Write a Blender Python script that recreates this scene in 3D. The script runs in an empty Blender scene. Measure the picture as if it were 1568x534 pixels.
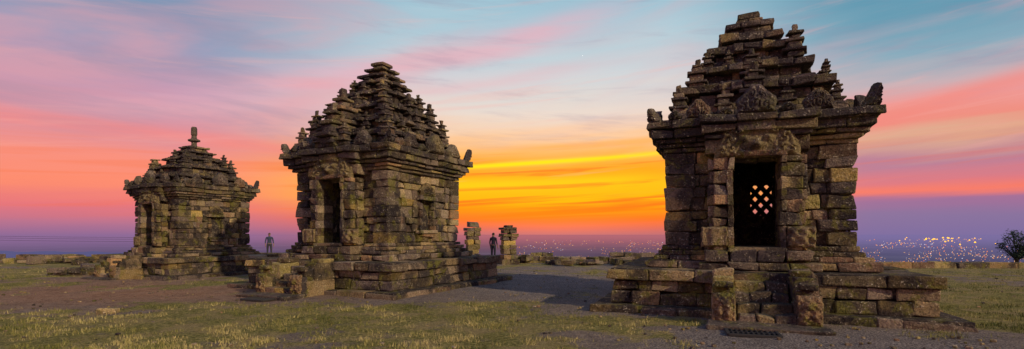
import bpy, math, random
import numpy as np
from mathutils import Vector, Matrix
sc = bpy.context.scene
RNG = np.random.default_rng(7)
random.seed(7)

def lin(c):
    return tuple(((x/255)/12.92 if x/255 <= .04045 else ((x/255+.055)/1.055)**2.4) for x in c)+(1.0,)

# ---------------------------------------------------------------- node helper
class NT:
    def __init__(s, tree):
        s.t = tree; s.n = tree.nodes; s.l = tree.links
    def node(s, typ, **kw):
        n = s.n.new(typ)
        for k, v in kw.items(): setattr(n, k, v)
        return n
    def put(s, sock, v):
        if isinstance(v, bpy.types.NodeSocket): s.l.new(v, sock)
        else: sock.default_value = v
    def m(s, op, a, b=None, c=None, clamp=False):
        n = s.node('ShaderNodeMath', operation=op); n.use_clamp = clamp
        s.put(n.inputs[0], a)
        if b is not None: s.put(n.inputs[1], b)
        if c is not None: s.put(n.inputs[2], c)
        return n.outputs[0]
    def smooth(s, v, a, b, lo=0.0, hi=1.0):
        n = s.node('ShaderNodeMapRange', interpolation_type='SMOOTHSTEP')
        s.put(n.inputs[0], v)
        n.inputs[1].default_value = a; n.inputs[2].default_value = b
        n.inputs[3].default_value = lo; n.inputs[4].default_value = hi
        return n.outputs[0]
    def mix(s, f, a, b, mode='MIX'):
        n = s.node('ShaderNodeMix', data_type='RGBA', blend_type=mode)
        s.put(n.inputs[0], f); s.put(n.inputs[6], a); s.put(n.inputs[7], b)
        return n.outputs[2]
    def ramp(s, f, stops):
        n = s.node('ShaderNodeValToRGB'); cr = n.color_ramp
        s.put(n.inputs[0], f)
        cr.elements[0].position = stops[0][0]; cr.elements[0].color = stops[0][1]
        cr.elements[1].position = stops[-1][0]; cr.elements[1].color = stops[-1][1]
        for p, c in stops[1:-1]:
            e = cr.elements.new(p); e.color = c
        return n.outputs[0]
    def noise(s, vec, scale, detail=4, rough=.55, dist=0.0, out=0):
        n = s.node('ShaderNodeTexNoise')
        if vec is not None: s.l.new(vec, n.inputs['Vector'])
        n.inputs['Scale'].default_value = scale; n.inputs['Detail'].default_value = detail
        n.inputs['Roughness'].default_value = rough; n.inputs['Distortion'].default_value = dist
        return n.outputs[out]
    def comb(s, x, y, z=0.0):
        n = s.node('ShaderNodeCombineXYZ')
        s.put(n.inputs[0], x); s.put(n.inputs[1], y); s.put(n.inputs[2], z)
        return n.outputs[0]

# ---------------------------------------------------------------- world
world = bpy.data.worlds.new("World"); sc.world = world; world.use_nodes = True
for n in list(world.node_tree.nodes): world.node_tree.nodes.remove(n)
W = NT(world.node_tree)
tc = W.node('ShaderNodeTexCoord')
sp = W.node('ShaderNodeSeparateXYZ'); W.l.new(tc.outputs['Generated'], sp.inputs[0])
X, Y, Z = sp.outputs
hyp = W.m('SQRT', W.m('ADD', W.m('MULTIPLY', X, X), W.m('ADD', W.m('MULTIPLY', Y, Y), 1e-6)))
az = W.m('ARCTAN2', X, Y)
el = W.m('DIVIDE', Z, hyp)
def sheared(k, sx, sy, off=0.0):
    return W.comb(W.m('MULTIPLY', az, sx), W.m('MULTIPLY', W.m('SUBTRACT', el, W.m('MULTIPLY', az, k)), sy), off)
w1 = W.noise(sheared(.07, 1.3, 9.0), 1.3, 5, .55, .4)
w2 = W.noise(sheared(.045, 2.6, 42.0, 3.3), 1.2, 4, .5, .3)
amp = W.smooth(el, 0.0, .25, .010, .10)
elw = W.m('ADD', el, W.m('MULTIPLY', W.m('SUBTRACT', w1, .5), amp))
elw = W.m('ADD', elw, W.m('MULTIPLY', W.m('SUBTRACT', w2, .5), W.smooth(el, 0., .1, .004, .035)))
tt = W.m('DIVIDE', W.m('ADD', elw, .05), 1.05, clamp=True)
def stops(lst): return [((e+.05)/1.05, lin(c)) for e, c in lst]
HC,HL,HR=(180,104,114),(142,106,150),(124,110,160)       # horizon haze colours shared with the valley
C = W.ramp(tt, stops([(-.05,HC),(0.0,HC),(.010,(212,102,92)),(.026,(248,108,42)),(.045,(255,142,12)),
    (.065,(255,178,0)),(.095,(255,190,0)),(.118,(255,166,4)),(.138,(255,168,44)),(.16,(254,184,104)),(.19,(247,204,165)),(.235,(232,216,204)),
    (.30,(206,212,216)),(.38,(174,204,216)),(.46,(152,190,208)),(1.0,(95,130,168))]))
L = W.ramp(tt, stops([(-.05,HL),(.0,HL),(.018,(182,114,144)),(.044,(230,116,124)),
    (.075,(252,138,110)),(.115,(248,142,124)),(.165,(222,142,152)),(.23,(188,148,176)),(.30,(152,154,184)),(.37,(116,148,180)),(1.0,(70,104,155))]))
R = W.ramp(tt, stops([(-.05,HR),(0.0,HR),(.03,(132,112,158)),(.052,(158,108,152)),(.064,(242,122,106)),(.08,(222,118,128)),
    (.112,(184,124,150)),(.145,(222,170,142)),(.168,(238,140,126)),(.20,(238,152,148)),(.235,(196,176,182)),(.28,(134,170,188)),(.36,(96,152,176)),(1.0,(60,105,145))]))
wL = W.smooth(az, -.60, -.15, 1., 0.)
wR = W.smooth(az, .27, .62, 0., 1.)
col = W.mix(wL, C, L); col = W.mix(wR, col, R)
bar = W.noise(sheared(.045, 2.2, 62.0, 9.0), 1.0, 4, .55, .6)
barm = W.m('MULTIPLY', W.smooth(bar, .50, .66), W.m('MULTIPLY', W.smooth(el, .015, .05), W.smooth(el, .10, .19, 1., 0.)))
barm = W.m('MULTIPLY', barm, W.smooth(W.m('ABSOLUTE', W.m('SUBTRACT', az, .07)), .3, .6, .88, .25))
col = W.mix(barm, col, lin((246,106,20)))
def streak(c0, slope, wid, a0, a1, a2, a3, color, k, wob=.012):
    global col
    d = W.m('DIVIDE', W.m('SUBTRACT', el, W.m('ADD', W.m('ADD', c0, W.m('MULTIPLY', az, slope)), W.m('MULTIPLY', W.m('SUBTRACT', w1, .5), wob))), wid)
    g = W.m('EXPONENT', W.m('MULTIPLY', W.m('MULTIPLY', d, d), -1.0))
    g = W.m('MULTIPLY', g, W.m('MULTIPLY', W.smooth(az, a0, a1), W.smooth(az, a2, a3, 1., 0.)))
    g = W.m('MULTIPLY', g, W.smooth(w2, .25, .6, .45, 1.))
    col = W.mix(W.m('MULTIPLY', g, k), col, lin(color))
streak(.1355,.06,.0048,-.22,-.05,.25,.38,(255,226,0),1.1)
streak(.165,.05,.006,-.12,.1,.3,.45,(255,170,60),.55)
streak(.098,.03,.009,-.3,-.1,.15,.35,(255,210,0),.6)
streak(.374,.26,.028,-.9,-.35,.05,.3,(236,174,188),.65,.06)
streak(.30,.17,.016,-.9,-.4,.0,.3,(236,180,186),.45,.06)
streak(.06,.20,.014,.35,.6,1.2,1.6,(242,136,126),.75,.02)
streak(.066,.0,.007,.45,.62,1.2,1.6,(246,120,106),.7,.012)
streak(.14,-.03,.012,-1.4,-1.0,-.45,-.3,(246,132,126),.6,.05)
ci = W.noise(sheared(.17, 1.4, 6.0, 5.1), 1.7, 5, .52, .55)
cim = W.m('MULTIPLY', W.smooth(ci, .46, .70), W.m('MULTIPLY', W.smooth(el, .13, .24), W.smooth(el, .5, 1.2, 1., 0.)))
cim = W.m('MULTIPLY', cim, W.smooth(W.m('ABSOLUTE', W.m('SUBTRACT', az, .1)), .1, .5, .3, 1.))
col = W.mix(W.m('MULTIPLY', cim, .50), col, lin((230,160,168)))
ci2 = W.noise(sheared(-.07, 2.0, 15.0, 15.1), 1.6, 5, .62, .4)
cim2 = W.m('MULTIPLY', W.smooth(ci2, .50, .72), W.smooth(el, .10, .22))
col = W.mix(W.m('MULTIPLY', cim2, .32), col, lin((150,140,166)))
ci3 = W.noise(sheared(.12, 1.6, 24.0, 31.1), 1.6, 5, .6, .4)
cim3 = W.m('MULTIPLY', W.smooth(ci3, .54, .72), W.smooth(el, .06, .14))
col = W.mix(W.m('MULTIPLY', cim3, .26), col, lin((246,176,168)))
bg = W.node('ShaderNodeBackground'); W.l.new(col, bg.inputs[0]); bg.inputs[1].default_value = 1.0
sky = W.node('ShaderNodeTexSky'); sky.sky_type = 'NISHITA'; sky.sun_disc = False
sky.sun_elevation = math.radians(1.0); sky.sun_rotation = math.radians(5.0)
bg2 = W.node('ShaderNodeBackground'); W.l.new(sky.outputs[0], bg2.inputs[0]); bg2.inputs[1].default_value = .01
ad = W.node('ShaderNodeAddShader'); W.l.new(bg.outputs[0], ad.inputs[0]); W.l.new(bg2.outputs[0], ad.inputs[1])
wo = W.node('ShaderNodeOutputWorld'); W.l.new(ad.outputs[0], wo.inputs[0])

# ---------------------------------------------------------------- materials
def newmat(name):
    m = bpy.data.materials.new(name); m.use_nodes = True
    for n in list(m.node_tree.nodes): m.node_tree.nodes.remove(n)
    return m, NT(m.node_tree)
def finish(N, color, rough=.9, bump=None, bs=.4, bd=.02, spec=.25):
    p = N.node('ShaderNodeBsdfPrincipled'); N.put(p.inputs['Base Color'], color)
    N.put(p.inputs['Roughness'], rough); p.inputs['Specular IOR Level'].default_value = spec
    if bump is not None:
        b = N.node('ShaderNodeBump'); b.inputs['Strength'].default_value = bs; b.inputs['Distance'].default_value = bd
        N.l.new(bump, b.inputs['Height']); N.l.new(b.outputs[0], p.inputs['Normal'])
    o = N.node('ShaderNodeOutputMaterial'); N.l.new(p.outputs[0], o.inputs[0])
def simple(name, c, rough=.8, var=.25, scale=20):
    m, N = newmat(name)
    t = N.node('ShaderNodeTexCoord')
    n = N.noise(t.outputs['Object'], scale, 3)
    a = tuple(x*(1-var) for x in c)+(1,); b = tuple(min(1, x*(1+var)) for x in c)+(1,)
    finish(N, N.mix(n, a, b), rough, n, .2, .01)
    return m

def stone_mat():
    m, N = newmat("weathered_andesite")
    at = N.node('ShaderNodeAttribute'); at.attribute_name = 'tone'
    s = N.node('ShaderNodeSeparateColor'); N.l.new(at.outputs['Color'], s.inputs[0])
    t = N.node('ShaderNodeTexCoord'); P = t.outputs['Object']
    so = N.node('ShaderNodeSeparateXYZ'); N.l.new(P, so.inputs[0])
    T = s.outputs[0]
    hue = N.m('FRACT', N.m('MULTIPLY', T, 17.31))
    base = N.ramp(T, [(0,(.032,.027,.027,1)),(.18,(.10,.083,.074,1)),(.5,(.215,.175,.14,1)),(.8,(.33,.265,.185,1)),(1,(.54,.44,.28,1))])
    tint = N.ramp(hue, [(0,(.97,.90,1.04,1)),(.22,(1.05,.95,.95,1)),(.42,(1.15,.99,.76,1)),(.60,(1.08,1.06,.60,1)),(.78,(1.35,.95,.74,1)),(.9,(.95,.94,1.04,1)),(1,(1.5,1.24,.46,1))])
    base = N.mix(1.0, base, tint, 'MULTIPLY')
    n1 = N.noise(P, 1.0, 4, .6, .3)
    n2 = N.noise(P, 6.5, 4, .68, .2)
    n3 = N.noise(P, 28.0, 3, .7)
    n4 = N.noise(P, 2.2, 4, .7, .6)
    col = N.mix(N.m('MULTIPLY', N.smooth(n2, .44, .68), .4), base, (.40,.31,.20,1))
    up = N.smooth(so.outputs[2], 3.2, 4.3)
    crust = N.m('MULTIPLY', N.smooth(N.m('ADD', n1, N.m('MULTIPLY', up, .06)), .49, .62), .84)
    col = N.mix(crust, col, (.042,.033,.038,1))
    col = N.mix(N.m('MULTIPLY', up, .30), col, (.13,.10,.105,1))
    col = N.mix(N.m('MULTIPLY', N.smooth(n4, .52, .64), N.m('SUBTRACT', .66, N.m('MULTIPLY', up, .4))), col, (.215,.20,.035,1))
    lich = N.m('MULTIPLY', N.smooth(n3, .58, .68), N.smooth(n2, .47, .6))
    col = N.mix(N.m('MULTIPLY', lich, .8), col, (.66,.60,.50,1))
    col = N.mix(.88, col, N.ramp(n3, [(.25,(.22,.22,.22,1)),(.5,(1,1,1,1)),(.8,(1.75,1.7,1.6,1))]), 'MULTIPLY')
    h = N.m('ADD', N.m('MULTIPLY', n2, 1.3), N.m('MULTIPLY', n3, .9))
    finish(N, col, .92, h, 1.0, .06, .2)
    return m
STONE = stone_mat()

# ---------------------------------------------------------------- mesh helpers
def raw_mesh(name, V, F, mat=None, tone=None, smooth=False):
    V = np.asarray(V, dtype=np.float32); F = np.asarray(F, dtype=np.int32)
    k = F.shape[1]
    me = bpy.data.meshes.new(name)
    me.vertices.add(len(V)); me.vertices.foreach_set('co', V.ravel())
    me.loops.add(F.size); me.loops.foreach_set('vertex_index', F.ravel())
    me.polygons.add(len(F)); me.polygons.foreach_set('loop_start', np.arange(0, F.size, k, dtype=np.int32))
    try: me.polygons.foreach_set('loop_total', np.full(len(F), k, dtype=np.int32))
    except Exception: pass
    me.update(calc_edges=True)
    me.polygons.foreach_set('use_smooth', np.full(len(F), smooth, dtype=bool))
    if tone is not None:
        a = me.color_attributes.new('tone', 'FLOAT_COLOR', 'POINT')
        a.data.foreach_set('color', np.asarray(tone, dtype=np.float32).ravel())
    if mat: me.materials.append(mat)
    me.update()
    ob = bpy.data.objects.new(name, me); sc.collection.objects.link(ob)
    return ob
def empty(name, loc=(0,0,0), rz=0):
    e = bpy.data.objects.new(name, None); e.location = loc; e.rotation_euler = (0,0,rz)
    sc.collection.objects.link(e); return e

def template():
    idx = {}; pts = []
    for i in range(5):
        for j in range(5):
            for k in range(5):
                if 0 in (i,j,k) or 4 in (i,j,k):
                    idx[(i,j,k)] = len(pts); pts.append((i,j,k))
    Q = []
    for ax in range(3):
        for side in (0,4):
            for a in range(4):
                for b in range(4):
                    def g(a_, b_):
                        c = [0,0,0]; c[ax] = side; c[(ax+1)%3] = a_; c[(ax+2)%3] = b_
                        return idx[tuple(c)]
                    q = [g(a,b), g(a+1,b), g(a+1,b+1), g(a,b+1)]
                    if side == 0: q.reverse()
                    Q.append(q)
    return np.array(pts), np.array(Q)
TP, TQ = template()
def snoise(P, f, seed=0):
    r = np.random.default_rng(seed); out = np.zeros(P.shape)
    for k in range(4):
        D = r.normal(size=(3,3)); ph = r.uniform(0, 6.28, 3)
        out += np.sin(P @ D*f*(1+.6*k)+ph)/(1+.6*k)
    return out/2.2
class Blocks:
    def __init__(s, seed=1):
        s.c=[]; s.h=[]; s.a=[]; s.t=[]; s.r=[]; s.ex=[]; s.rng=random.Random(seed); s.seed=seed
    def add(s, c, h, a=0.0, tone=None, r=.024):
        if min(h) < .004: return
        s.c.append(c); s.h.append(h); s.a.append(a)
        s.t.append(s.rng.random() if tone is None else tone); s.r.append(min(r, .45*min(h)))
    def mesh(s, V, Q, tone=.5):
        s.ex.append((np.asarray(V, float), np.asarray(Q), tone))
    def build(s, name, parent=None, mat=STONE, jit=.014, nz=.010):
        Vs=[]; Qs=[]; Ts=[]; off=0
        if s.c:
            c=np.array(s.c); h=np.array(s.h); a=np.array(s.a); r=np.array(s.r)[:,None]; n=len(c)
            ax=[]
            for k in range(3):
                hk=h[:,k:k+1]; g=np.concatenate([-hk,-(hk-r),0*hk,hk-r,hk],1)
                ax.append(g[:,TP[:,k]])
            P=np.stack(ax,2)
            inner=(h-r)[:,None,:]
            q=np.clip(P,-inner,inner); d=P-q; ln=np.linalg.norm(d,axis=2,keepdims=True); ln[ln<1e-9]=1
            P=q+d/ln*r[:,None,:]
            rg=np.random.default_rng(s.seed+5)
            J=rg.normal(0,jit,(n,2,2,2,3))
            chip=(rg.random((n,2,2,2,1))<.13); J=J-chip*np.array([[[[-1,-1,-1],[-1,-1,1]],[[-1,1,-1],[-1,1,1]]],[[[1,-1,-1],[1,-1,1]],[[1,1,-1],[1,1,1]]]])[None]*(.036 if jit>0.005 else 0)
            u=(P/h[:,None,:]+1)/2
            jl=np.minimum(1, h.min(axis=1)/.09)[:,None,None]
            D=0
            for i in (0,1):
                for j in (0,1):
                    for k in (0,1):
                        w=(u[...,0] if i else 1-u[...,0])*(u[...,1] if j else 1-u[...,1])*(u[...,2] if k else 1-u[...,2])
                        D=D+w[...,None]*J[:,i,j,k][:,None,:]
            P=P+D*jl
            ca=np.cos(a)[:,None]; sa=np.sin(a)[:,None]
            x=P[...,0]*ca-P[...,1]*sa; y=P[...,0]*sa+P[...,1]*ca
            P=np.stack([x,y,P[...,2]],2)+c[:,None,:]
            P=P.reshape(-1,3)
            P=P+snoise(P,2.2,s.seed+2)*nz*.9+snoise(P,7.0,s.seed)*nz+snoise(P,23.0,s.seed+1)*nz*.8
            Vs.append(P); Qs.append((TQ[None]+(np.arange(n)*len(TP))[:,None,None]).reshape(-1,4)); off=len(P)
            Ts.append(np.repeat(np.array(s.t),len(TP)))
        for V,Q,t in s.ex:
            Vs.append(V); Qs.append(Q+off); off+=len(V); Ts.append(np.full(len(V),t))
        V=np.concatenate(Vs); Q=np.concatenate(Qs); T=np.concatenate(Ts)
        tone=np.stack([T,T,T,np.ones_like(T)],1)
        ob=raw_mesh(name,V,Q,mat,tone)
        if parent: ob.parent=parent
        return ob
    def ring(s, hx, hy, z0, z1, depth=.3, bl=.42, jit=.012, cx=0, cy=0, par=0, op=(), miss=0, core=True, tb=0, gap=.004):
        rr=s.rng; zm=(z0+z1)/2; hz=(z1-z0)/2-gap
        if core:
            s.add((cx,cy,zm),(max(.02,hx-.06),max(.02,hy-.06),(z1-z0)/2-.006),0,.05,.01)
        if min(hx,hy)<.3:
            s.add((cx+rr.uniform(-jit,jit),cy+rr.uniform(-jit,jit),zm),(hx,hy,hz),rr.uniform(-.05,.05)); return
        depth=min(depth,hx*.6,hy*.6)
        for side in ('-y','+x','+y','-x'):
            isy=side[1]=='y'; full=(par%2==0)==isy
            ha=hx if isy else hy; hb=hy if isy else hx
            e=ha if full else ha-depth-.004
            segs=[(-e,e)]
            for (sd,u0,u1,a0,a1) in op:
                if sd==side and a0-.02<zm<a1+.02:
                    ns=[]
                    for (p,q) in segs:
                        if u0>p: ns.append((p,min(q,u0)))
                        if u1<q: ns.append((max(p,u1),q))
                    segs=[g for g in ns if g[1]-g[0]>.03]
            for (p,q) in segs:
                n=max(1,int(round((q-p)/bl*rr.uniform(.8,1.25))))
                cuts=[p]+[p+(q-p)*(i+rr.uniform(-.33,.33))/n for i in range(1,n)]+[q]
                for i in range(n):
                    if rr.random()<miss: continue
                    u=(cuts[i]+cuts[i+1])/2; hu=(cuts[i+1]-cuts[i])/2-gap
                    o=rr.gauss(0,jit); dd=depth/2
                    sg=-1 if side[0]=='-' else 1
                    b=sg*(hb-dd+o)
                    hz2=hz; zz=zm
                    if rr.random()<.05: hz2=hz*.85; zz=zm-hz*.13
                    ctr=(cx+u,cy+b,zz) if isy else (cx+b,cy+u,zz)
                    hh=(hu,dd,hz2) if isy else (dd,hu,hz2)
                    s.add(ctr,hh,rr.gauss(0,.010),min(1,max(0,rr.random()+tb)))
    def turret(s, x, y, z, k, rot=0, top=True):
        L=[(0,.16,.20),(.16,.24,.27),(.24,.42,.165),(.42,.50,.225),(.50,.63,.12),(.63,.69,.165)]
        if top: L.append((.69,.88,.07))
        rr=s.rng; ox=oy=0
        for z0,z1,w in L:
            ox+=rr.gauss(0,.010); oy+=rr.gauss(0,.010)
            s.add((x+ox,y+oy,z+(z0+z1)/2*k),(w*k*rr.uniform(.88,1.08),w*k*rr.uniform(.88,1.08),(z1-z0)/2*k-.002),rot+rr.gauss(0,.09),None,.035*k)
    def relief(s, c, w, h, th, fa, shape, hf, n=26, m=26, tone=.5, lean=0):
        u=np.linspace(-1,1,n); v=np.linspace(0,1,m); U,Vv=np.meshgrid(u,v)
        wd=shape(Vv); x=U*wd*w/2; z=Vv*h
        H=hf(U,Vv); edge=np.minimum(1,np.minimum(1-np.abs(U),np.minimum(Vv+.001,1-Vv)*1.5)*9)
        H=H*edge
        yf=-(th*np.clip(edge,0,1)+H)-lean*Vv
        yb=th*.8+0*yf-lean*Vv
        F=np.stack([x,yf,z],2).reshape(-1,3); Bk=np.stack([x,yb,z],2).reshape(-1,3)
        V=np.concatenate([F,Bk]); V=V+snoise(V*1.0+np.array(c),16,3)*.012+snoise(V*1.0+np.array(c),38,4)*.006
        ca,sa=math.cos(fa),math.sin(fa)
        V=np.stack([V[:,0]*ca-V[:,1]*sa,V[:,0]*sa+V[:,1]*ca,V[:,2]],1)+np.array(c)
        Q=[]
        for j in range(m-1):
            for i in range(n-1):
                a=j*n+i; Q.append((a,a+1,a+n+1,a+n)); b=a+n*m; Q.append((b,b+n,b+n+1,b+1))
        for j in range(m-1):
            a=j*n; b=a+n*m; Q.append((a,a+n,b+n,b)); a=j*n+n-1; b=a+n*m; Q.append((a,b,b+n,a+n))
        for i in range(n-1):
            a=i; b=a+n*m; Q.append((a,b,b+1,a+1)); a=(m-1)*n+i; b=a+n*m; Q.append((a,a+1,b+1,b))
        s.mesh(V,Q,tone)

def g2(U,V,a,b,sa,sb): return np.exp(-((U-a)/sa)**2-((V-b)/sb)**2)
def leaf_shape(v): return np.clip(1.0-.12*np.sin(v*9)*(1-v)-.15*v-.9*np.clip(v-.40,0,1)**1.25*1.45,.05,1)
def box_shape(v): return 1+0*v
def carve(seed):
    def f(U,V):
        A=np.abs(U); h=0
        for (a,b,k) in ((.45,.25,11),(.3,.6,13),(0,.35,12),(.75,.15,10)):
            r=np.hypot((A-a)*.8,(V-b)); an=np.arctan2(V-b,A-a)
            h=h+.03*np.exp(-(r/.22)**2)*(1+np.cos(r*k*3+an*2+seed))
        return h+.05*g2(U,V,0,.4,.16,.3)
    return f
def horn_shape(v): return np.clip(1-.95*v,.05,1)
def kala(U,V):
    A=np.abs(U)
    h=.10*g2(A,V,.30,.60,.15,.17)+.07*g2(A,V,.30,.60,.06,.07)
    h+=.15*g2(U,V,0,.45,.14,.2)+.09*g2(U,V,0,.36,.22,.08)
    h+=.09*g2(A,V,.34,.85,.25,.06)
    for (a,b) in ((.72,.62),(.82,.25),(.6,.3),(.55,.88),(.88,.85)):
        r=np.hypot((A-a)*1.3,(V-b)); an=np.arctan2(V-b,(A-a)*1.3)
        h=h+.04*np.exp(-(r/.2)**2)*(1+np.cos(r*32+an*2))
    h+=.08*g2(A,V,.35,.14,.35,.07)*(.55+.45*np.cos(U*38))
    h+=.05*g2(U,V,0,.95,.12,.12)
    return h

# ---------------------------------------------------------------- temple
def temple(name, loc, th, sxy, sz, roof, turrets, seed, ruined=0.0, window=False, niche=True, front_turrets=(), finial=False, horns=True, top=True):
    root=empty(name,(loc[0],loc[1],0),-th); root.scale=(sxy,sxy,sz)
    rr=random.Random(seed)
    B=Blocks(seed+1)
    B.ring(3.25,3.25,-.12,.13,.55,.95,.02,par=0,tb=-.1)
    B.ring(2.85,2.85,.13,.40,.4,.66,.016,par=1,op=[('-y',-.46,.46,0,.9)])
    B.ring(2.83,2.83,.40,.63,.4,.58,.016,par=0,op=[('-y',-.46,.46,0,.9)])
    B.ring(2.92,2.92,.63,.86,.85,.75,.016,par=1,tb=.08)
    B.build('platform',root)
    B=Blocks(seed+2)
    for k in range(1,5):
        zt=.86-.165*k; y0=-2.93-.27*k
        n=2 if k%2 else 3
        cu=[-.47]+sorted(-.47+.94*(i+rr.uniform(-.15,.15))/n for i in range(1,n))+[.47]
        for i in range(n):
            B.add(((cu[i]+cu[i+1])/2,(y0-2.6)/2+rr.gauss(0,.01),zt/2+rr.gauss(0,.008)-.02),((cu[i+1]-cu[i])/2-.004,(-2.6-y0)/2,zt/2+.02),0,rr.uniform(.45,.98))
    B.add((0,-4.25,.0),(.95,.3,.07),0,.3)
    B.build('stairs',root)
    B=Blocks(seed+3)
    for sx in (-1,1):
        x=sx*.665
        B.add((x,-3.35,.16),(.19,.50,.23),0); B.add((x,-3.22,.60),(.185,.34,.22),0)
        B.add((x,-3.68,.53),(.18,.14,.17),0,None,.07)
        B.add((x,-3.14,.87),(.175,.26,.07),0,None,.05)
        B.add((x,-3.90,.25),(.20,.12,.24),0,None,.09)
        def mk(U,V): return .07*g2(U,V,0,.7,.5,.16)+.06*g2(np.abs(U),V,.4,.35,.2,.15)+.02*np.cos(V*30)*np.cos(U*9)
        B.relief((x,-4.0,.04),.38,.52,.05,0,box_shape,mk,18,18,.62)
        for q in range(4):
            an=q*.5
            B.add((x,-3.80+.13*math.cos(an+1),.62+.09*math.sin(an+.6)),(.15,.06,.05),0,None,.04)
    B.build('balustrades',root)
    B=Blocks(seed+4); dop=[('-y',-.44,.44,1.2,3.2)]
    for i,(a,b,w) in enumerate([(.86,1.02,2.22),(1.02,1.13,2.08),(1.13,1.24,1.98),(1.24,1.34,1.90)]):
        B.ring(w,w,a,b,.35,.55,.012,par=i,core=True,op=dop)
    for i,(a,b,w,y) in enumerate([(.86,1.02,1.12,-2.55),(1.02,1.27,1.0,-2.42)]):
        n=4
        for j in range(n):
            B.add((-w+(j+.5)*2*w/n,(y-1.9)/2,(a+b)/2),(w/n-.004,(-1.9-y)/2,(b-a)/2-.004),0)
    B.build('base_mouldings',root)
    B=Blocks(seed+6); wx=.40
    ops=[('-y',-.44,.44,1.2,3.2)]
    if window: ops.append(('+y',wx-.27,wx+.27,2.1,2.98))
    if niche:
        for sd in ('+x','-x','+y'): ops.append((sd,-.27,.27,1.72,2.62))
    z=1.34; i=0; zs=[]
    hs=[.30,.24,.20,.30,.22,.28,.20,.27]; tot=sum(hs)
    for h_ in hs:
        z1=z+h_*2.06/tot; zs.append((z,z1)); z=z1
    for (a,b) in zs:
        B.ring(1.78,1.78,a,b,.24,.42,.020,par=i,op=ops,core=False,tb=.06); i+=1
        for sx in (-1,1):
            for sy in (-1,1):
                w=.27+rr.uniform(-.04,.07)
                B.add((sx*(1.85-w),sy*(1.85-w),(a+b)/2),(w+rr.gauss(0,.008),w+rr.gauss(0,.008),(b-a)/2-.004),0)
    def wall(side,u0=None,u1=None,a0=None,a1=None,t0=1.32,t1=1.70):
        def bx(p,q,r0,r1):
            if q-p<.01 or r1-r0<.01: return
            cz=(r0+r1)/2; c=(p+q)/2; m=(t0+t1)/2
            pos={'-y':(c,-m),'+y':(c,m),'-x':(-m,c),'+x':(m,c)}[side]
            hh=((q-p)/2,(t1-t0)/2) if side[1]=='y' else ((t1-t0)/2,(q-p)/2)
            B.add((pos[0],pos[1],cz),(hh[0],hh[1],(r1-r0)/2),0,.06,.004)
        E=1.69 if side[1]=='y' else 1.31
        if u0 is None: bx(-E,E,1.30,3.45); return
        bx(-E,u0,1.30,3.45); bx(u1,E,1.30,3.45); bx(u0,u1,1.30,a0); bx(u0,u1,a1,3.45)
    wall('-y',-.44,.44,1.31,3.2)
    if window: wall('+y',wx-.27,wx+.27,2.1,2.98)
    else: wall('+y')
    wall('-x'); wall('+x')
    if niche:
        for ang in (math.pi/2,math.pi,-math.pi/2):
            R3=lambda p:(p[0]*math.cos(ang)-p[1]*math.sin(ang),p[0]*math.sin(ang)+p[1]*math.cos(ang),p[2])
            sw=abs(abs(ang)-math.pi/2)<.1
            def ab(c,h,**k):
                B.add(R3(c),(h[1],h[0],h[2]) if sw else h,0,**k)
            for sx in (-1,1):
                for q in range(4): ab((sx*.34,-1.83,1.74+q*.235),(.075,.08,.112))
            ab((0,-1.85,1.66),(.46,.12,.055)); ab((0,-1.84,2.70),(.46,.12,.065)); 
            B.relief(R3((0,-1.86,2.76)),.75,.42,.06,ang,leaf_shape,carve(1),20,20,.5)
            ab((0,-1.84,1.55),(.36,.08,.05))
    B.build('body_walls',root)
    B=Blocks(seed+7)
    for sx in (-1,1):
        z=1.27
        while z<3.15:
            h_=min(rr.uniform(.2,.3),3.2-z); 
            if 3.2-z-h_<.1: h_=3.2-z
            B.add((sx*.68,-2.03,z+h_/2),(.15,.22+rr.gauss(0,.008),h_/2-.004),0)
            B.add((sx*.49,-1.99,z+h_/2),(.055,.30,h_/2-.001),0,None,.012)
            B.add((sx*.83,-1.95,z+h_/2),(.10,.14,h_/2-.004),0)
            z+=h_
        B.relief((sx*.80,-2.24,1.33),.52,.42,.10,0,box_shape,(lambda U,V:.07*g2(U,V,0,.5,.5,.3)+.04*np.cos(8*U+6*V)*np.cos(9*V)) if sx>0 else (lambda U,V:.012*np.cos(5*U)),20,20,.66)
    B.add((0,-2.05,1.29),(.55,.33,.05),0,.6)
    B.add((0,-1.98,3.25),(.56,.30,.06),0,.45); 
    for q in range(4): B.add((-.75+q*.5,-1.92,3.45),(.245,.22,.15),0)
    B.relief((0,-2.16,3.18),1.62,.62,.07,0,lambda v:1.0-.28*v**2,kala,64,40,.55)
    B.build('doorway_with_kala_head',root)
    B=Blocks(seed+8)
    for i,(a,b,w) in enumerate([(3.40,3.50,1.86),(3.50,3.60,1.94),(3.60,3.70,2.03),(3.70,3.90,2.12),(3.90,4.08,2.22)]):
        B.ring(w,w,a,b,.5,.7 if i>2 else .55,.014,par=i,tb=-.05)
        if i>1:
            pw=.85+.07*i; n=3
            for j in range(n):
                B.add((-pw+(j+.5)*2*pw/n,-(w+.12)+.18,(a+b)/2),(pw/n-.004,.28,(b-a)/2-.006),0)
    zt=4.08
    for ang in (0,math.pi/2,math.pi,-math.pi/2):
        ca,sa=math.cos(ang),math.sin(ang)
        def P(x,y,z_): return (x*ca-y*sa,x*sa+y*ca,z_)
        lst=[(0,.80,.62),(-1.12,.52,.44),(1.12,.56,.46),(-1.6,.3,.24),(.58,.3,.22),(-.6,.3,.22)]
        for (x,w_,h_) in lst:
            if rr.random()<ruined*.5 and abs(x)>.5: continue
            yy=-2.10 if x!=0 else -2.18
            B.relief(P(x,yy,zt-.01),w_,h_,.10,ang,leaf_shape,carve(x*3),26,26,rr.uniform(.45,.85),lean=-.06)
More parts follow.
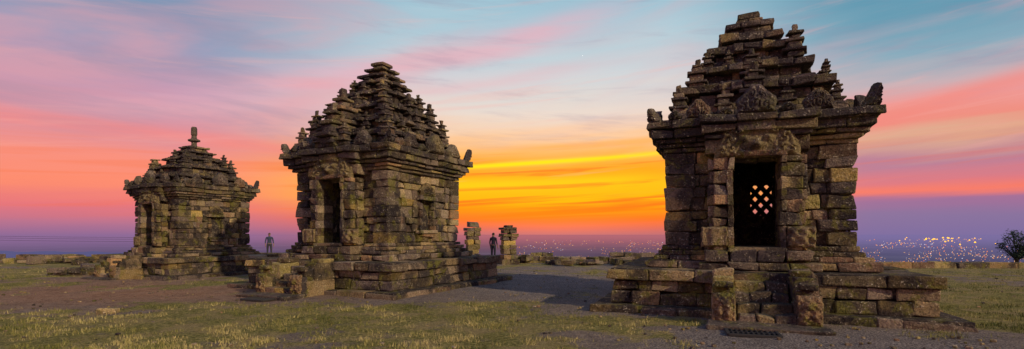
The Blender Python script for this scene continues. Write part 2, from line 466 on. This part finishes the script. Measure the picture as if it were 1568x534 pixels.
    if horns:
        for sx in (-1,1):
            for sy in (-1,1):
                if rr.random()<ruined*.4 and sy>0: continue
                fa=math.atan2(sx*1.0,-sy*1.0)
                k=1.0 if (sx>0) else .7
                B.relief((sx*2.00,sy*2.00,zt-.01),.34,.44*k,.09,fa,horn_shape,carve(2),16,16,.3,lean=.16)
    B.build('cornice',root)
    B=Blocks(seed+9)
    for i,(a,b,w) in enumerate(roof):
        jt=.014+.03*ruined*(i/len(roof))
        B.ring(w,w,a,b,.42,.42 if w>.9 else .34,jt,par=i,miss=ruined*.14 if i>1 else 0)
        if w>.72:
            B.ring(w*.42,w+.07,a,b,.2,.34,.012,par=i,core=True)
            B.ring(w+.07,w*.42,a,b,.2,.34,.012,par=i,core=True)
    for (w,zb,k,mid) in turrets:
        for sx in (-1,0,1):
            for sy in (-1,0,1):
                if sx==0 and sy==0: continue
                if (sx==0 or sy==0) and not mid: continue
                if rr.random()<ruined: continue
                kk=k*(1.12 if (sx==0 or sy==0) else 1)*rr.uniform(.90,1.06)
                B.turret(sx*w,sy*w,zb,kk,0,rr.random()>.25+ruined)
                if mid==2 and (sx!=0 and sy!=0):
                    B.turret(sx*w*.5,sy*w,zb,k*.7); B.turret(sx*w,sy*w*.5,zb,k*.7)
    for (x,y,zb,k) in front_turrets: B.turret(x,y,zb,k)
    B.build('tiered_roof',root)
    if finial:
        V=[];Q=[]; prof=[(.0,6.0),(.17,6.0),(.13,6.12),(.13,6.25),(.29,6.30),(.29,6.36),(.14,6.42),(.12,6.55),(.15,6.62),(.145,6.9),(.11,6.98),(0,7.0)]; n=10
        for r_,z_ in prof:
            for i in range(n): V.append((r_*math.cos(i*6.2832/n),r_*math.sin(i*6.2832/n),z_))
        for j in range(len(prof)-1):
            for i in range(n): Q.append((j*n+i,j*n+(i+1)%n,(j+1)*n+(i+1)%n,(j+1)*n+i))
        B=Blocks(seed+11); B.mesh(V,Q,.4); B.build('finial',root)
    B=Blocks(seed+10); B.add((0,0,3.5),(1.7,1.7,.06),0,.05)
    B.build('ceiling',root)
    if window:
        V=[];Q=[]
        def bar(cx,cz,ang,L_,w_):
            b=len(V)
            for dy in (-.05,.05):
                for (p,q) in ((-L_,-w_),(L_,-w_),(L_,w_),(-L_,w_)):
                    V.append((cx+p*math.cos(ang)-q*math.sin(ang),1.55+dy,cz+p*math.sin(ang)+q*math.cos(ang)))
            for f in ((0,1,2,3),(7,6,5,4),(0,4,5,1),(1,5,6,2),(2,6,7,3),(3,7,4,0)): Q.append(tuple(b+i for i in f))
        for k in range(-4,5):
            for s_ in (-1,1):
                bar(wx,2.54+k*.33,s_*math.radians(50),.42,.058)
        B=Blocks(seed+12); B.mesh(V,Q,.1); B.build('pierced_stone_window',root)
    return root

roofR=[(4.08,4.30,1.72),(4.30,4.50,1.56),(4.50,4.74,1.36),(4.74,4.92,1.58),(4.92,5.05,1.25),(5.05,5.28,1.0),(5.28,5.46,1.22),
 (5.46,5.60,.95),(5.60,5.80,.74),(5.80,5.97,.92),(5.97,6.14,.52),(6.14,6.32,.68),(6.32,6.48,.44),(6.48,6.62,.52),(6.62,6.78,.30),(6.78,6.93,.24)]
temple('stone_temple_shrine',(5.8,12.55),math.radians(21),1,1,roofR,[],103,ruined=.28,window=True,niche=False,
  front_turrets=[(.86,-.98,5.46,.86),(-1.15,-1.15,4.92,.85),(1.36,-1.36,4.92,.42),(-1.55,-1.5,4.30,.8),(.0,-1.5,4.5,.95),(.62,-1.5,4.3,.7),(-.62,-1.5,4.3,.75),(0,-1.15,5.0,.9),
   (1.55,-1.5,4.3,.55),(-.95,-.95,5.46,.55),(1.2,.2,4.92,.75),(-1.2,.1,4.92,.8),(-1.1,1.1,4.92,.9),(.9,.9,5.46,.7),(-.5,-.98,5.4,.5),(-.9,0,5.46,.7)])
roofM=[(4.08,4.22,1.88),(4.22,4.46,1.62),(4.46,4.58,1.80),(4.58,4.70,1.60),(4.70,4.94,1.32),(4.94,5.04,1.52),(5.04,5.16,1.35),(5.16,5.42,1.05),(5.42,5.52,1.24),
 (5.52,5.64,1.05),(5.64,5.90,.80),(5.90,6.0,.97),(6.0,6.10,.78),(6.10,6.30,.56),(6.30,6.40,.74),(6.40,6.58,.42),(6.58,6.67,.56),(6.67,6.83,.30),(6.83,6.92,.42),(6.92,7.02,.2),(7.02,7.12,.26)]
turM=[(1.72,4.22,.80,2),(1.42,4.70,.85,2),(1.12,5.16,.85,1),(.86,5.64,.70,1),(.62,6.10,.5,1)]
temple('stone_temple_shrine',(-4.25,16.7),math.radians(27),.98,1,roofM,turM,200,ruined=.04,front_turrets=[(0,-2.1,4.15,1.45),(-.45,-2.1,4.12,.8),(.45,-2.1,4.12,.8),(0,-1.7,4.6,1.45)])
roofL=[(4.08,4.2,1.8),(4.2,4.42,1.5),(4.42,4.54,1.68),(4.54,4.66,1.45),(4.66,4.88,1.18),(4.88,4.98,1.38),(4.98,5.08,1.15),(5.08,5.3,.9),(5.3,5.4,1.08),
 (5.4,5.5,.85),(5.5,5.66,.62),(5.66,5.75,.75),(5.75,5.9,.45),(5.9,6.0,.52)]
turL=[(1.5,4.2,.65,1),(1.22,4.66,.95,0),(.95,5.08,.72,1)]
temple('stone_temple_shrine',(-13.1,21.1),math.radians(27),.79,.86,roofL,turL,300,ruined=.05,finial=True)

# ---------------------------------------------------------------- 2D value noise
def vnoise(x,y,seed=0):
    r=np.random.default_rng(seed).random((256,256))
    xi=np.floor(x).astype(int); yi=np.floor(y).astype(int); fx=x-xi; fy=y-yi
    fx=fx*fx*(3-2*fx); fy=fy*fy*(3-2*fy)
    g=lambda a,b:r[a%256,b%256]
    return (g(xi,yi)*(1-fx)+g(xi+1,yi)*fx)*(1-fy)+(g(xi,yi+1)*(1-fx)+g(xi+1,yi+1)*fx)*fy
def fbm(x,y,o=5,seed=0):
    s=0;a=.5;t=0
    for k in range(o): s=s+a*vnoise(x*2**k+13*k,y*2**k+7*k,seed+k); t+=a; a*=.55
    return s/t
def sstep(a,b,x): t=np.clip((x-a)/(b-a),0,1); return t*t*(3-2*t)
TC=[((5.8,12.55),math.radians(21),3.3,1),((-4.25,16.7),math.radians(27),3.25,.98),((-13.1,21.1),math.radians(27),2.62,.79)]
def boxdist(x,y):
    d=np.full(np.shape(x),99.)
    for (cx,cy),t,h,k in TC:
        lx=(x-cx)*math.cos(t)-(y-cy)*math.sin(t); ly=(x-cx)*math.sin(t)+(y-cy)*math.cos(t)
        qx=np.maximum(np.abs(lx)-h,0); qy=np.maximum(np.abs(ly)-h,0)
        d=np.minimum(d,np.hypot(qx,qy))
        qx=np.maximum(np.abs(lx)-1*k,0); qy=np.maximum(np.abs(ly+4*k)-.9*k,0); d=np.minimum(d,np.hypot(qx,qy))
    return d
def masks(x,y):
    n=fbm(x*.3,y*.3,5,3); n2=fbm(x*1.6,y*1.6,5,9)
    d=boxdist(x,y)
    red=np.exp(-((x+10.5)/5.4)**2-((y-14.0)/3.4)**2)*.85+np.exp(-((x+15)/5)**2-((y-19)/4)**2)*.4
    grav_shade=np.exp(-((x-4.8)/2.8)**2-((y-7.7)/1.2)**2)*1.2+np.exp(-((x-1)/3.0)**2-((y-17)/5.)**2)*1.0+np.exp(-((x-0)/12.0)**2-((y-28)/5.)**2)*.5  # gravel, plus the right shrine's cast shadow painted between the shrines
    base=.88+(n-.5)*1.5+(n2-.5)*1.5-red*.8-grav_shade*.85-np.exp(-d/.5)*.7
    base=base+.35*np.exp(-((x-10)/2.5)**2-((y-11)/4.)**2)
    G=sstep(.15,.95,base)
    return G,np.clip(red*1.2+(n2-.5)*1.0,0,1),np.clip(grav_shade*1.2+(n2-.5)*1.2+.10,0,1)
def axis(lo,hi,st,far0,far1):
    a=list(np.arange(lo,hi+st/2,st)); s_=st; v=hi
    while v<far1: s_*=1.35; v+=s_; a.append(v)
    s_=st; v=lo
    while v>far0: s_*=1.35; v-=s_; a.insert(0,v)
    return np.array(a)
gx=axis(-34,34,.16,-700,700); gy=axis(5,36,.16,-300,900)
GX,GY=np.meshgrid(gx,gy)
def edgef(x): return 35+6*(fbm(x*.1,x*0+.5,3,5)-.5)-9.5*sstep(8,13,x)
def gheight(x,y):
    fall=np.maximum(0,np.maximum(y-edgef(x),np.abs(x)-75))
    return -np.minimum(232,.55*np.maximum(0,fall-.5)+.1*fall)+(fbm(x*.6,y*.6,4,21)-.5)*.06*np.exp(-fall)-.01
GZ=gheight(GX,GY)+(fbm(GX*5,GY*5,3,31)-.5)*.035
G,Rd,GvShade=masks(GX,GY)
ny,nx=GX.shape
I=np.arange(nx*ny).reshape(ny,nx)
Q=np.stack([I[:-1,:-1],I[:-1,1:],I[1:,1:],I[1:,:-1]],2).reshape(-1,4)
def ground_mat():
    m,N=newmat("dry_grass_and_earth")
    at=N.node('ShaderNodeAttribute'); at.attribute_name='tone'
    s=N.node('ShaderNodeSeparateColor'); N.l.new(at.outputs['Color'],s.inputs[0])
    t=N.node('ShaderNodeTexCoord'); P=t.outputs['Object']
    n1=N.noise(P,6,5,.74); n2=N.noise(P,38,3,.75); n3=N.noise(P,1.1,4,.6)
    n5=N.noise(P,14,4,.7,.5)
    dirt=N.ramp(n1,[(.3,(.17,.13,.11,1)),(.5,(.29,.22,.18,1)),(.7,(.42,.33,.27,1))])
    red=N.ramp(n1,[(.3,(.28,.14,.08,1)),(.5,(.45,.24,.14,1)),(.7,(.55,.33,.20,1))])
    grav_shade=N.ramp(n2,[(.3,(.11,.09,.095,1)),(.5,(.25,.20,.19,1)),(.68,(.48,.42,.37,1))])
    grass=N.ramp(n5,[(.3,(.085,.078,.024,1)),(.43,(.21,.19,.055,1)),(.55,(.36,.31,.095,1)),(.7,(.60,.49,.22,1))])
    grass=N.mix(N.smooth(n3,.42,.62),grass,N.mix(.6,grass,(.40,.28,.15,1)))
    col=N.mix(s.outputs[1],dirt,red); col=N.mix(s.outputs[2],col,grav_shade)  # blue channel: gravel and the painted shadow between the shrines
    gm=N.smooth(N.m('ADD',s.outputs[0],N.m('MULTIPLY',N.m('SUBTRACT',n1,.5),1.7)),.24,.72)
    col=N.mix(gm,col,grass)
    col=N.mix(.9,col,N.ramp(n2,[(.28,(.20,.20,.20,1)),(.5,(1,1,1,1)),(.75,(1.8,1.7,1.6,1))]),'MULTIPLY')
    col=N.mix(.5,col,N.ramp(n3,[(.3,(.6,.6,.6,1)),(.6,(1.15,1.15,1.15,1))]),'MULTIPLY')
    h=N.m('ADD',N.m('MULTIPLY',n1,.8),N.m('ADD',n2,N.m('MULTIPLY',n5,.7)))
    finish(N,col,.95,h,.95,.065,.1)
    return m
raw_mesh('ground',np.stack([GX,GY,GZ],2).reshape(-1,3),Q,ground_mat(),np.stack([G,Rd,GvShade,np.ones_like(G)],2).reshape(-1,4),True)

def grass():
    n=250000
    y=6.4+18*RNG.random(n)**1.7; x=(RNG.random(n)*2-1)*(y*1.08+1)
    g,_,_=masks(x,y); cl=fbm(x*4,y*4,3,77)
    keep=(RNG.random(n)<g*sstep(.38,.62,cl))&(boxdist(x,y)>.05)
    x=x[keep];y=y[keep];n=len(x)
    h=RNG.uniform(.012,.05,n)*(.6+.9*sstep(.4,.7,cl[keep])); a=RNG.uniform(0,6.28,n); w=RNG.uniform(.004,.009,n)
    dx=np.cos(a)*w; dy=np.sin(a)*w; lx=RNG.normal(0,.02,n); ly=RNG.normal(0,.02,n)
    V=np.stack([np.stack([x-dx,y-dy,0*x-.02],1),np.stack([x+dx,y+dy,0*x-.02],1),np.stack([x+lx,y+ly,h],1)],1).reshape(-1,3)
    F=np.arange(3*n).reshape(n,3)
    dry=fbm(x*.9,y*.9,3,91)
    t=np.repeat(np.clip(RNG.normal(.5,.22,n)+(dry-.5)*1.6,0,1),3)
    m,N=newmat('grass_blades')
    at=N.node('ShaderNodeAttribute'); at.attribute_name='tone'
    s=N.node('ShaderNodeSeparateColor'); N.l.new(at.outputs['Color'],s.inputs[0])
    finish(N,N.ramp(s.outputs[0],[(0,(.075,.09,.02,1)),(.5,(.27,.25,.065,1)),(1,(.60,.48,.22,1))]),.8)
    raw_mesh('grass',V,F,m,np.stack([t,t,t,1+0*t],1))
grass()
B=Blocks(55)
for i in range(1300):
    y=6.6+20*random.random()**1.5; x=random.uniform(-1,1)*y
    if boxdist(np.array([x]),np.array([y]))[0]<.05: continue
    g_,r_,v_=masks(np.array([x]),np.array([y]))
    if random.random()<g_[0]*.85: continue
    s_=random.uniform(.008,.03)
    B.add((x,y,s_*.3),(s_*random.uniform(.8,1.5),s_,s_*.7),random.uniform(0,3),random.uniform(.5,1),.4*s_)
B.build('gravel_stones',jit=.004,nz=.003)

# ---------------------------------------------------------------- valley & hills & lights
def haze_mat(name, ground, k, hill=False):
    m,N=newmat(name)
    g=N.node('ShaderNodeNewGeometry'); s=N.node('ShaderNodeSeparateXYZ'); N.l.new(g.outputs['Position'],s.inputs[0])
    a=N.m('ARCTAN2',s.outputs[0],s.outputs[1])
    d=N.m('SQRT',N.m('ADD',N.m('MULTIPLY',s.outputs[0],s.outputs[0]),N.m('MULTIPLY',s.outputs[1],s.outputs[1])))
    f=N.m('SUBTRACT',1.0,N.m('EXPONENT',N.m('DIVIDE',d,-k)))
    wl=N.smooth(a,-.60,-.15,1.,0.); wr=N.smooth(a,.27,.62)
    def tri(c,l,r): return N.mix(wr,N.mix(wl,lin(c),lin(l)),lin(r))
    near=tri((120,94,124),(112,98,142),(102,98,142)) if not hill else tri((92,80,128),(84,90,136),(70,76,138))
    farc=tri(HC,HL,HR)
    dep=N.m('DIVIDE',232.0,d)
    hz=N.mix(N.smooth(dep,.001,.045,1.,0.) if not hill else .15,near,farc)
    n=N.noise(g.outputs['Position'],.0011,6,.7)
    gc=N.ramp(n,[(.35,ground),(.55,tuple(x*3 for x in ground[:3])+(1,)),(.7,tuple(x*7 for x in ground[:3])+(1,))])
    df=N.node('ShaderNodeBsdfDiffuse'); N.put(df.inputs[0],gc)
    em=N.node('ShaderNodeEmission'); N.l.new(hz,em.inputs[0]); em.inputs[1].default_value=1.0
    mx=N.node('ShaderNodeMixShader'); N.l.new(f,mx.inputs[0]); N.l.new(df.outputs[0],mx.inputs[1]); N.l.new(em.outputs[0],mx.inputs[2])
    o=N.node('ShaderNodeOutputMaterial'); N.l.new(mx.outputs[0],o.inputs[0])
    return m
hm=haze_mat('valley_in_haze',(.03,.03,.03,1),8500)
S=160000
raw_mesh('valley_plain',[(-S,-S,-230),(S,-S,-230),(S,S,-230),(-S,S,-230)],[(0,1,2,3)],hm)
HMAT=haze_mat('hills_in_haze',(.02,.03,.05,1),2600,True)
def ridge(name,x0,x1,y0,h0,amp_,seed,n=120):
    V=[];Q=[]
    for i in range(n+1):
        t=i/n; x=x0+t*(x1-x0); y=y0+300*math.sin(t*3)
        taper=(1-t)**.35
        hgt=-232+(h0+232)*taper+amp_*(float(fbm(np.array([t*12.]),np.array([.3]),5,seed)[0])-.5)
        V+= [(x,y-700,-233),(x,y,hgt),(x,y+900,-233)]
    for i in range(n):
        a=i*3; Q.extend([(a,a+3,a+4,a+1),(a+1,a+4,a+5,a+2)])
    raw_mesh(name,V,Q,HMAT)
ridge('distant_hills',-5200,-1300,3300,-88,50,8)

def emis(name,c,st):
    m,N=newmat(name); e=N.node('ShaderNodeEmission'); e.inputs[0].default_value=c; e.inputs[1].default_value=st
    o=N.node('ShaderNodeOutputMaterial'); N.l.new(e.outputs[0],o.inputs[0]); return m
OV=np.array([(1,0,0),(-1,0,0),(0,1,0),(0,-1,0),(0,0,1),(0,0,-1)],float)
OF=np.array([(0,2,4),(2,1,4),(1,3,4),(3,0,4),(2,0,5),(1,2,5),(3,1,5),(0,3,5)])
def lights(name,pts,sz,mat):
    n=len(pts); V=(OV[None]*np.array(sz)[:,None,None]+np.array(pts)[:,None,:]).reshape(-1,3)
    F=(OF[None]+6*np.arange(n)[:,None,None]).reshape(-1,3)
    return raw_mesh(name,V,F,mat)
city=empty('city_lights')
rg=random.Random(4)
sets=[('warm_lamps',lin((255,190,110)),1.3,420),('orange_lamps',lin((255,140,40)),1.4,330),('white_lamps',lin((235,225,245)),1.1,170)]
for nm,c,st,n in sets:
    pts=[];sz=[]
    while len(pts)<n:
        if rg.random()<.64: a=rg.uniform(.58,.80)
        else: a=rg.uniform(.0,.32)
        tn=.007+.041*rg.random()
        if a<.4 and tn<.012: continue
        if fbm(np.array([a*25.]),np.array([tn*200.]),3,12)[0]<rg.uniform(.40,.60): continue
        dd=231/tn
        pts.append((math.sin(a)*dd,math.cos(a)*dd,-222)); sz.append(dd*rg.uniform(.00025,.00080)*(.95 if a<.4 else 1))
    o=lights(nm,pts,sz,emis(nm,c,st)); o.parent=city
pts=[];sz=[]
for i in range(30):
    a=.70+rg.gauss(0,.022); tn=.006+abs(rg.gauss(0,.004)); dd=min(231/tn,40000)
    pts.append((math.sin(a)*dd,math.cos(a)*dd,-222)); sz.append(dd*rg.uniform(.0007,.0018))
o=lights('bright_lamps',pts,sz,emis('bright_lamps',lin((255,185,25)),2.2)); o.parent=city
st=20000; o=lights('evening_star',[(108/784*st,st,273/784*st)],[13],emis('star_glow',(1,1,.95,1),1.6))

# ---------------------------------------------------------------- rubble, walls
def lowwall(name,p0,p1,h,th,seed,courses=1,miss=.1,bl=.6):
    p0=Vector(p0);p1=Vector(p1); d=p1-p0; L_=d.length; a=math.atan2(d.y,d.x)
    e=empty(name,(p0.x,p0.y,0),a); B=Blocks(seed); rr=random.Random(seed)
    z=-.15
    for c in range(courses):
        hh=(h+.15)/courses; x=0
        while x<L_:
            w=rr.uniform(.6,1.4)*bl
            if not(c==courses-1 and rr.random()<miss):
                B.add((x+w/2,rr.gauss(0,.03),z+hh/2),(w/2-.01,th/2,hh/2*rr.uniform(.85,1.0)),rr.gauss(0,.03))
            x+=w
        z+=hh
    B.build('stone_courses',e)
lowwall('low_stone_wall',(12.0,24.3),(34,23.6),.30,.45,401,1,.0,1.3)
lowwall('low_stone_wall',(-1.0,29.0),(8.5,27.4),.36,.5,403,2,.35,.8)
lowwall('low_stone_wall',(1.2,33.0),(9,32.5),.42,.5,404,2,.4,.9)
lowwall('low_stone_wall',(-36,28.5),(-21.0,29.5),.45,.6,405,2,.35,.8)
lowwall('low_stone_wall',(-24,32),(-13.0,33.0),.40,.5,406,2,.4,.8)
lowwall('low_stone_wall',(-14,30),(-9.0,30.5),.30,.5,407,1,.4,.8)
def rubble(name,cx,cy,rx,ry,n,seed,smax=.3,hmax=.3):
    e=empty(name,(cx,cy,0)); B=Blocks(seed); rr=random.Random(seed)
    for i in range(n):
        x=rr.gauss(0,rx/2);y=rr.gauss(0,ry/2); s_=rr.uniform(.35,1)*smax
        B.add((x,y,s_*.35+rr.random()*hmax*math.exp(-(x/rx)**2*3)*.6),(s_,s_*rr.uniform(.5,.9),s_*rr.uniform(.3,.6)),rr.uniform(0,3))
    B.build('fallen_blocks',e)
rubble('stone_rubble',4.5,26.5,3.5,1.2,34,501,.32,.2)
rubble('stone_rubble',0.6,29.5,1.2,1.0,20,502,.32,.35)
rubble('stone_rubble',-25,28.5,3.5,1.5,30,503,.38,.25)
rubble('stone_rubble',-17.2,20.6,1.3,1.2,18,504,.30,.25)
rubble('stone_rubble',-31,27.5,3,1.0,20,505,.35,.2)
rubble('stone_rubble',-10.5,27.5,2,1.0,14,506,.3,.2)
rubble('stone_rubble',13.2,20.5,.8,1.6,12,507,.35,.25)
def cairn(name,x,y,prof,seed):
    e=empty(name,(x,y,0),.3); B=Blocks(seed); rr=random.Random(seed)
    for z0,z1,w in prof:
        if w>.33:
            for sx in (-1,1):
                o=rr.gauss(0,.02); B.add((sx*w/2+o,rr.gauss(0,.02),(z0+z1)/2),(w/2-.006,w,(z1-z0)/2-.006),rr.gauss(0,.04))
        else: B.add((rr.gauss(0,.02),rr.gauss(0,.02),(z0+z1)/2),(w,w,(z1-z0)/2-.004),rr.gauss(0,.08))
    B.build('stacked_stones',e)
cairn('ruined_stone_pillar',-2.08,27.0,[(-.1,.3,.42),(.3,.55,.36),(.55,.8,.30),(.8,1.05,.33),(1.05,1.3,.36),(1.3,1.5,.30),(1.5,1.75,.36),(1.75,1.95,.40),(1.95,2.25,.28)],601)
cairn('ruined_stone_pillar',-.20,27.6,[(-.1,.25,.50),(.25,.5,.42),(.5,.8,.36),(.8,1.0,.40),(1.0,1.25,.32),(1.25,1.45,.38),(1.45,1.62,.42),(1.62,1.82,.36),(1.82,1.95,.40),(1.95,2.06,.2)],602)
B=Blocks(603); B.add((0,0,.03),(.17,.11,.055),.3,.95,.04); e=empty('loose_stone',(-8.2,10.4,0)); B.build('stone',e)

iron=simple('rusty_iron',(.05,.045,.045),.6)
def grate(x,y,w,dp,rz):
    e=empty('drain_grate',(x,y,0),rz); B=Blocks(610)
    for sx in (-1,1): B.add((sx*w/2,0,.015),(.025,dp/2,.02),0,.2,.004)
    for sy in (-1,1): B.add((0,sy*dp/2,.015),(w/2,.025,.02),0,.2,.004)
    k=int(w/.07)
    for i in range(1,k): B.add((-w/2+w*i/k,0,.016),(.012,dp/2,.014),0,.2,.004)
    B.add((0,0,.012),(w/2,.014,.012),0,.2,.004)
    B.build('bars',e,iron,0,0)
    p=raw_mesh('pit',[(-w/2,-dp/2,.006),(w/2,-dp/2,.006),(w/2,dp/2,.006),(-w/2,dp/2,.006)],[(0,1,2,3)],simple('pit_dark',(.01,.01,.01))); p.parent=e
grate(3.85,8.2,.75,.5,-.3); grate(-6.15,12.5,.7,.5,-.4)

# ---------------------------------------------------------------- people
def person(x,y,rz,shirt,trouser,seed,pose=0):
    e=empty('person',(x,y,0),rz)
    J={'pel':(0,0,.95,.13,.10),'wai':(0,0,1.08,.125,.09),'che':(0,-.01,1.28,.155,.10),'nek':(0,0,1.44,.055,.055),'hb':(0,-.005,1.53,.065,.075),'hd':(0,-.015,1.60,.078,.095),'ht':(0,-.005,1.68,.06,.07)}
    names=list(J); V=[J[k][:3] for k in names]; Rr=[J[k][3:] for k in names]
    E=[(0,1),(1,2),(2,3),(3,4),(4,5),(5,6)]
    def chain(start,pts):
        p=start
        for q in pts: V.append(q[:3]); Rr.append((q[3],q[3])); E.append((p,len(V)-1)); p=len(V)-1
        return p
    st=.10 if pose else .02
    for s in (-1,1):
        chain(0,[(s*.10,0,.88,.09),(s*.11,-s*st*.6,.50,.062),(s*.11,-s*st+.02,.10,.042),(s*.11,-s*st-.02,.045,.042),(s*.12,-s*st-.15,.03,.034)])
        hnd=chain(2,[(s*.18,0,1.37,.058),(s*.235,.01,1.10,.043),(s*.25,-.08-(.1 if s>0 and pose else 0),.86,.030),(s*.25,-.11-(.1 if s>0 and pose else 0),.79,.028)])
        hx,hy,hz=V[hnd]
        for f in range(4): chain(hnd,[(hx+s*.003,hy-.028+f*.019,hz-.05,.010),(hx-s*.006,hy-.03+f*.019,hz-.088+.006*abs(f-1.5),.008)])
        chain(hnd,[(hx-s*.02,hy-.04,hz-.03,.011),(hx-s*.02,hy-.055,hz-.055,.009)])
    me=bpy.data.meshes.new('body'); me.from_pydata(V,E,[]); ob=bpy.data.objects.new('tmp',me); sc.collection.objects.link(ob)
    ob.modifiers.new('s','SKIN'); sv=me.skin_vertices[0].data
    for i,r in enumerate(Rr): sv[i].radius=r; sv[i].use_root=(i==0)
    sb=ob.modifiers.new('b','SUBSURF'); sb.levels=2; sb.render_levels=2
    dg=bpy.context.evaluated_depsgraph_get(); m2=bpy.data.meshes.new_from_object(ob.evaluated_get(dg)); m2.name='body'
    bpy.data.objects.remove(ob)
    bo=bpy.data.objects.new('body',m2); sc.collection.objects.link(bo); bo.parent=e
    m2.materials.clear()
    for mm in (simple('skin',(.30,.17,.11),.6),shirt,trouser,simple('hair',(.015,.012,.01),.5),simple('shoes',(.03,.03,.03),.5)): m2.materials.append(mm)
    for p in m2.polygons:
        p.use_smooth=True; c=p.center; r=0
        if c.z<.075: r=4
        elif c.z<.96 and abs(c.x)<.205: r=2
        elif c.z<1.45 and (c.z>.98): r=1
        if c.z>1.62 or (c.z>1.52 and c.y>.02): r=3
        p.material_index=r
    B=Blocks(seed); B.add((0,-.112,1.585),(.011,.014,.020),0,.5,.006)
    for s in (-1,1): B.add((s*.082,.0,1.59),(.010,.018,.028),0,.5,.006)
    B.build('nose_and_ears',e,m2.materials[0],0,0)
    B=Blocks(seed)
    for s in (-1,1): B.add((s*.030,-.098,1.612),(.012,.008,.006),0,.5,.003)
    B.add((0,-.100,1.548),(.022,.006,.004),0,.5,.003)
    B.build('eyes_and_mouth',e,m2.materials[3],0,0)
sh1=simple('blue_shirt',(.045,.06,.11)); sh2=simple('dark_jacket',(.035,.03,.05))
tr1=simple('dark_trousers',(.03,.035,.05)); tr2=simple('grey_trousers',(.05,.05,.065))
person(-16.3,34.4,.5,sh1,tr2,701,1)
person(-1.08,29.6,2.6,sh2,tr1,702,0)

# ---------------------------------------------------------------- power line
V=[];Q=[]
wire=simple('wire_black',(.02,.02,.02))
def tube(pts,r,V,Q,n=5):
    b=len(V)
    for i,p in enumerate(pts):
        q=Vector(pts[min(i+1,len(pts)-1)])-Vector(pts[max(0,i-1)]); q.normalize()
        a=q.orthogonal().normalized(); c=q.cross(a)
        for k in range(n): V.append(tuple(Vector(p)+a*r*math.cos(k*6.283/n)+c*r*math.sin(k*6.283/n)))
    for i in range(len(pts)-1):
        for k in range(n): Q.append((b+i*n+k,b+i*n+(k+1)%n,b+(i+1)*n+(k+1)%n,b+(i+1)*n+k))
pl=empty('power_line')
for dz in (0,.35,.8):
    tube([(-80+44*t, 62-2*t, 1.75-dz*.6-.55*t-3.0*t*(1-t)*.25) for t in np.linspace(0,1,20)],.014,V,Q)
o=raw_mesh('wires',V,Q,wire,smooth=True); o.parent=pl
V=[];Q=[]
for (x,y) in ((-80,62),(-36,60)):
    tube([(x,y,-22),(x,y,1.0)],.12,V,Q,8); tube([(x-.1,y-.7,.6),(x+.1,y+.7,.6)],.06,V,Q,6)
o=raw_mesh('poles',V,Q,simple('pole_wood',(.08,.06,.05))); o.parent=pl

# ---------------------------------------------------------------- tree at the right edge
tx,ty=28.0,28.4; tz=float(gheight(np.array([tx]),np.array([ty]))[0])
tr=empty('small_tree',(tx,ty,tz))
V=[];Q=[]; rt=random.Random(9); tips=[]
C0=Vector((0,0,.95-tz)); Rx=.80; Rz=.80
tube([(0,0,-.3),(.05,.02,(.4-tz)*.5),(0,0,.35-tz)],.09,V,Q,7)
for k in range(34):
    d_=Vector((rt.gauss(0,1),rt.gauss(0,1),rt.gauss(.1,1))).normalized(); rr_=rt.uniform(.45,1)**.5
    tip=C0+Vector((d_.x*Rx*rr_,d_.y*Rx*rr_,d_.z*Rz*rr_*(1 if d_.z>0 else .75)))
    if tip.z<.1-tz: tip.z=.1-tz
    mid=Vector((0,0,.35-tz))*.5+tip*.5+Vector((rt.gauss(0,.05),rt.gauss(0,.05),-.05))
    tube([(0,0,.1-tz),tuple(mid),tuple(tip)],.018,V,Q,5); tips.append(tip)
    if rt.random()<.6: tips.append(mid)
o=raw_mesh('trunk_and_limbs',V,Q,simple('bark',(.05,.04,.035))); o.parent=tr
LV=[];LF=[]
for q in tips:
    for k in range(70):
        c=q+Vector((rt.gauss(0,.13),rt.gauss(0,.13),rt.gauss(0,.10)))
        a=Vector((rt.gauss(0,1),rt.gauss(0,1),rt.gauss(0,1))).normalized(); b=a.orthogonal().normalized()
        s_=rt.uniform(.03,.065); n0=len(LV)
        LV+= [tuple(c-a*s_),tuple(c+b*s_*.5),tuple(c+a*s_),tuple(c-b*s_*.5)]; LF.append((n0,n0+1,n0+2,n0+3))
o=raw_mesh('leaves',LV,LF,simple('leaf_green',(.045,.07,.04),.6,.6,3)); o.parent=tr

# ---------------------------------------------------------------- lamp + camera
sun=bpy.data.lights.new('sun','SUN'); sun.energy=2.35; sun.angle=math.radians(1.2); sun.color=(1.0,.80,.48)
so=bpy.data.objects.new('sun',sun); sc.collection.objects.link(so)
so.rotation_euler=Vector((-.75,.66,-.46)).to_track_quat('-Z','Y').to_euler()
cam=bpy.data.cameras.new('camera'); co=bpy.data.objects.new('camera',cam); sc.collection.objects.link(co)
co.location=(0,0,1.6); co.rotation_euler=(math.radians(90),0,0)
cam.sensor_width=36; cam.lens=18; cam.shift_y=91/1568; cam.clip_end=300000; cam.clip_start=.05
sc.camera=co
sc.view_settings.view_transform='Standard'; sc.view_settings.look='None'; sc.view_settings.exposure=0; sc.view_settings.gamma=1
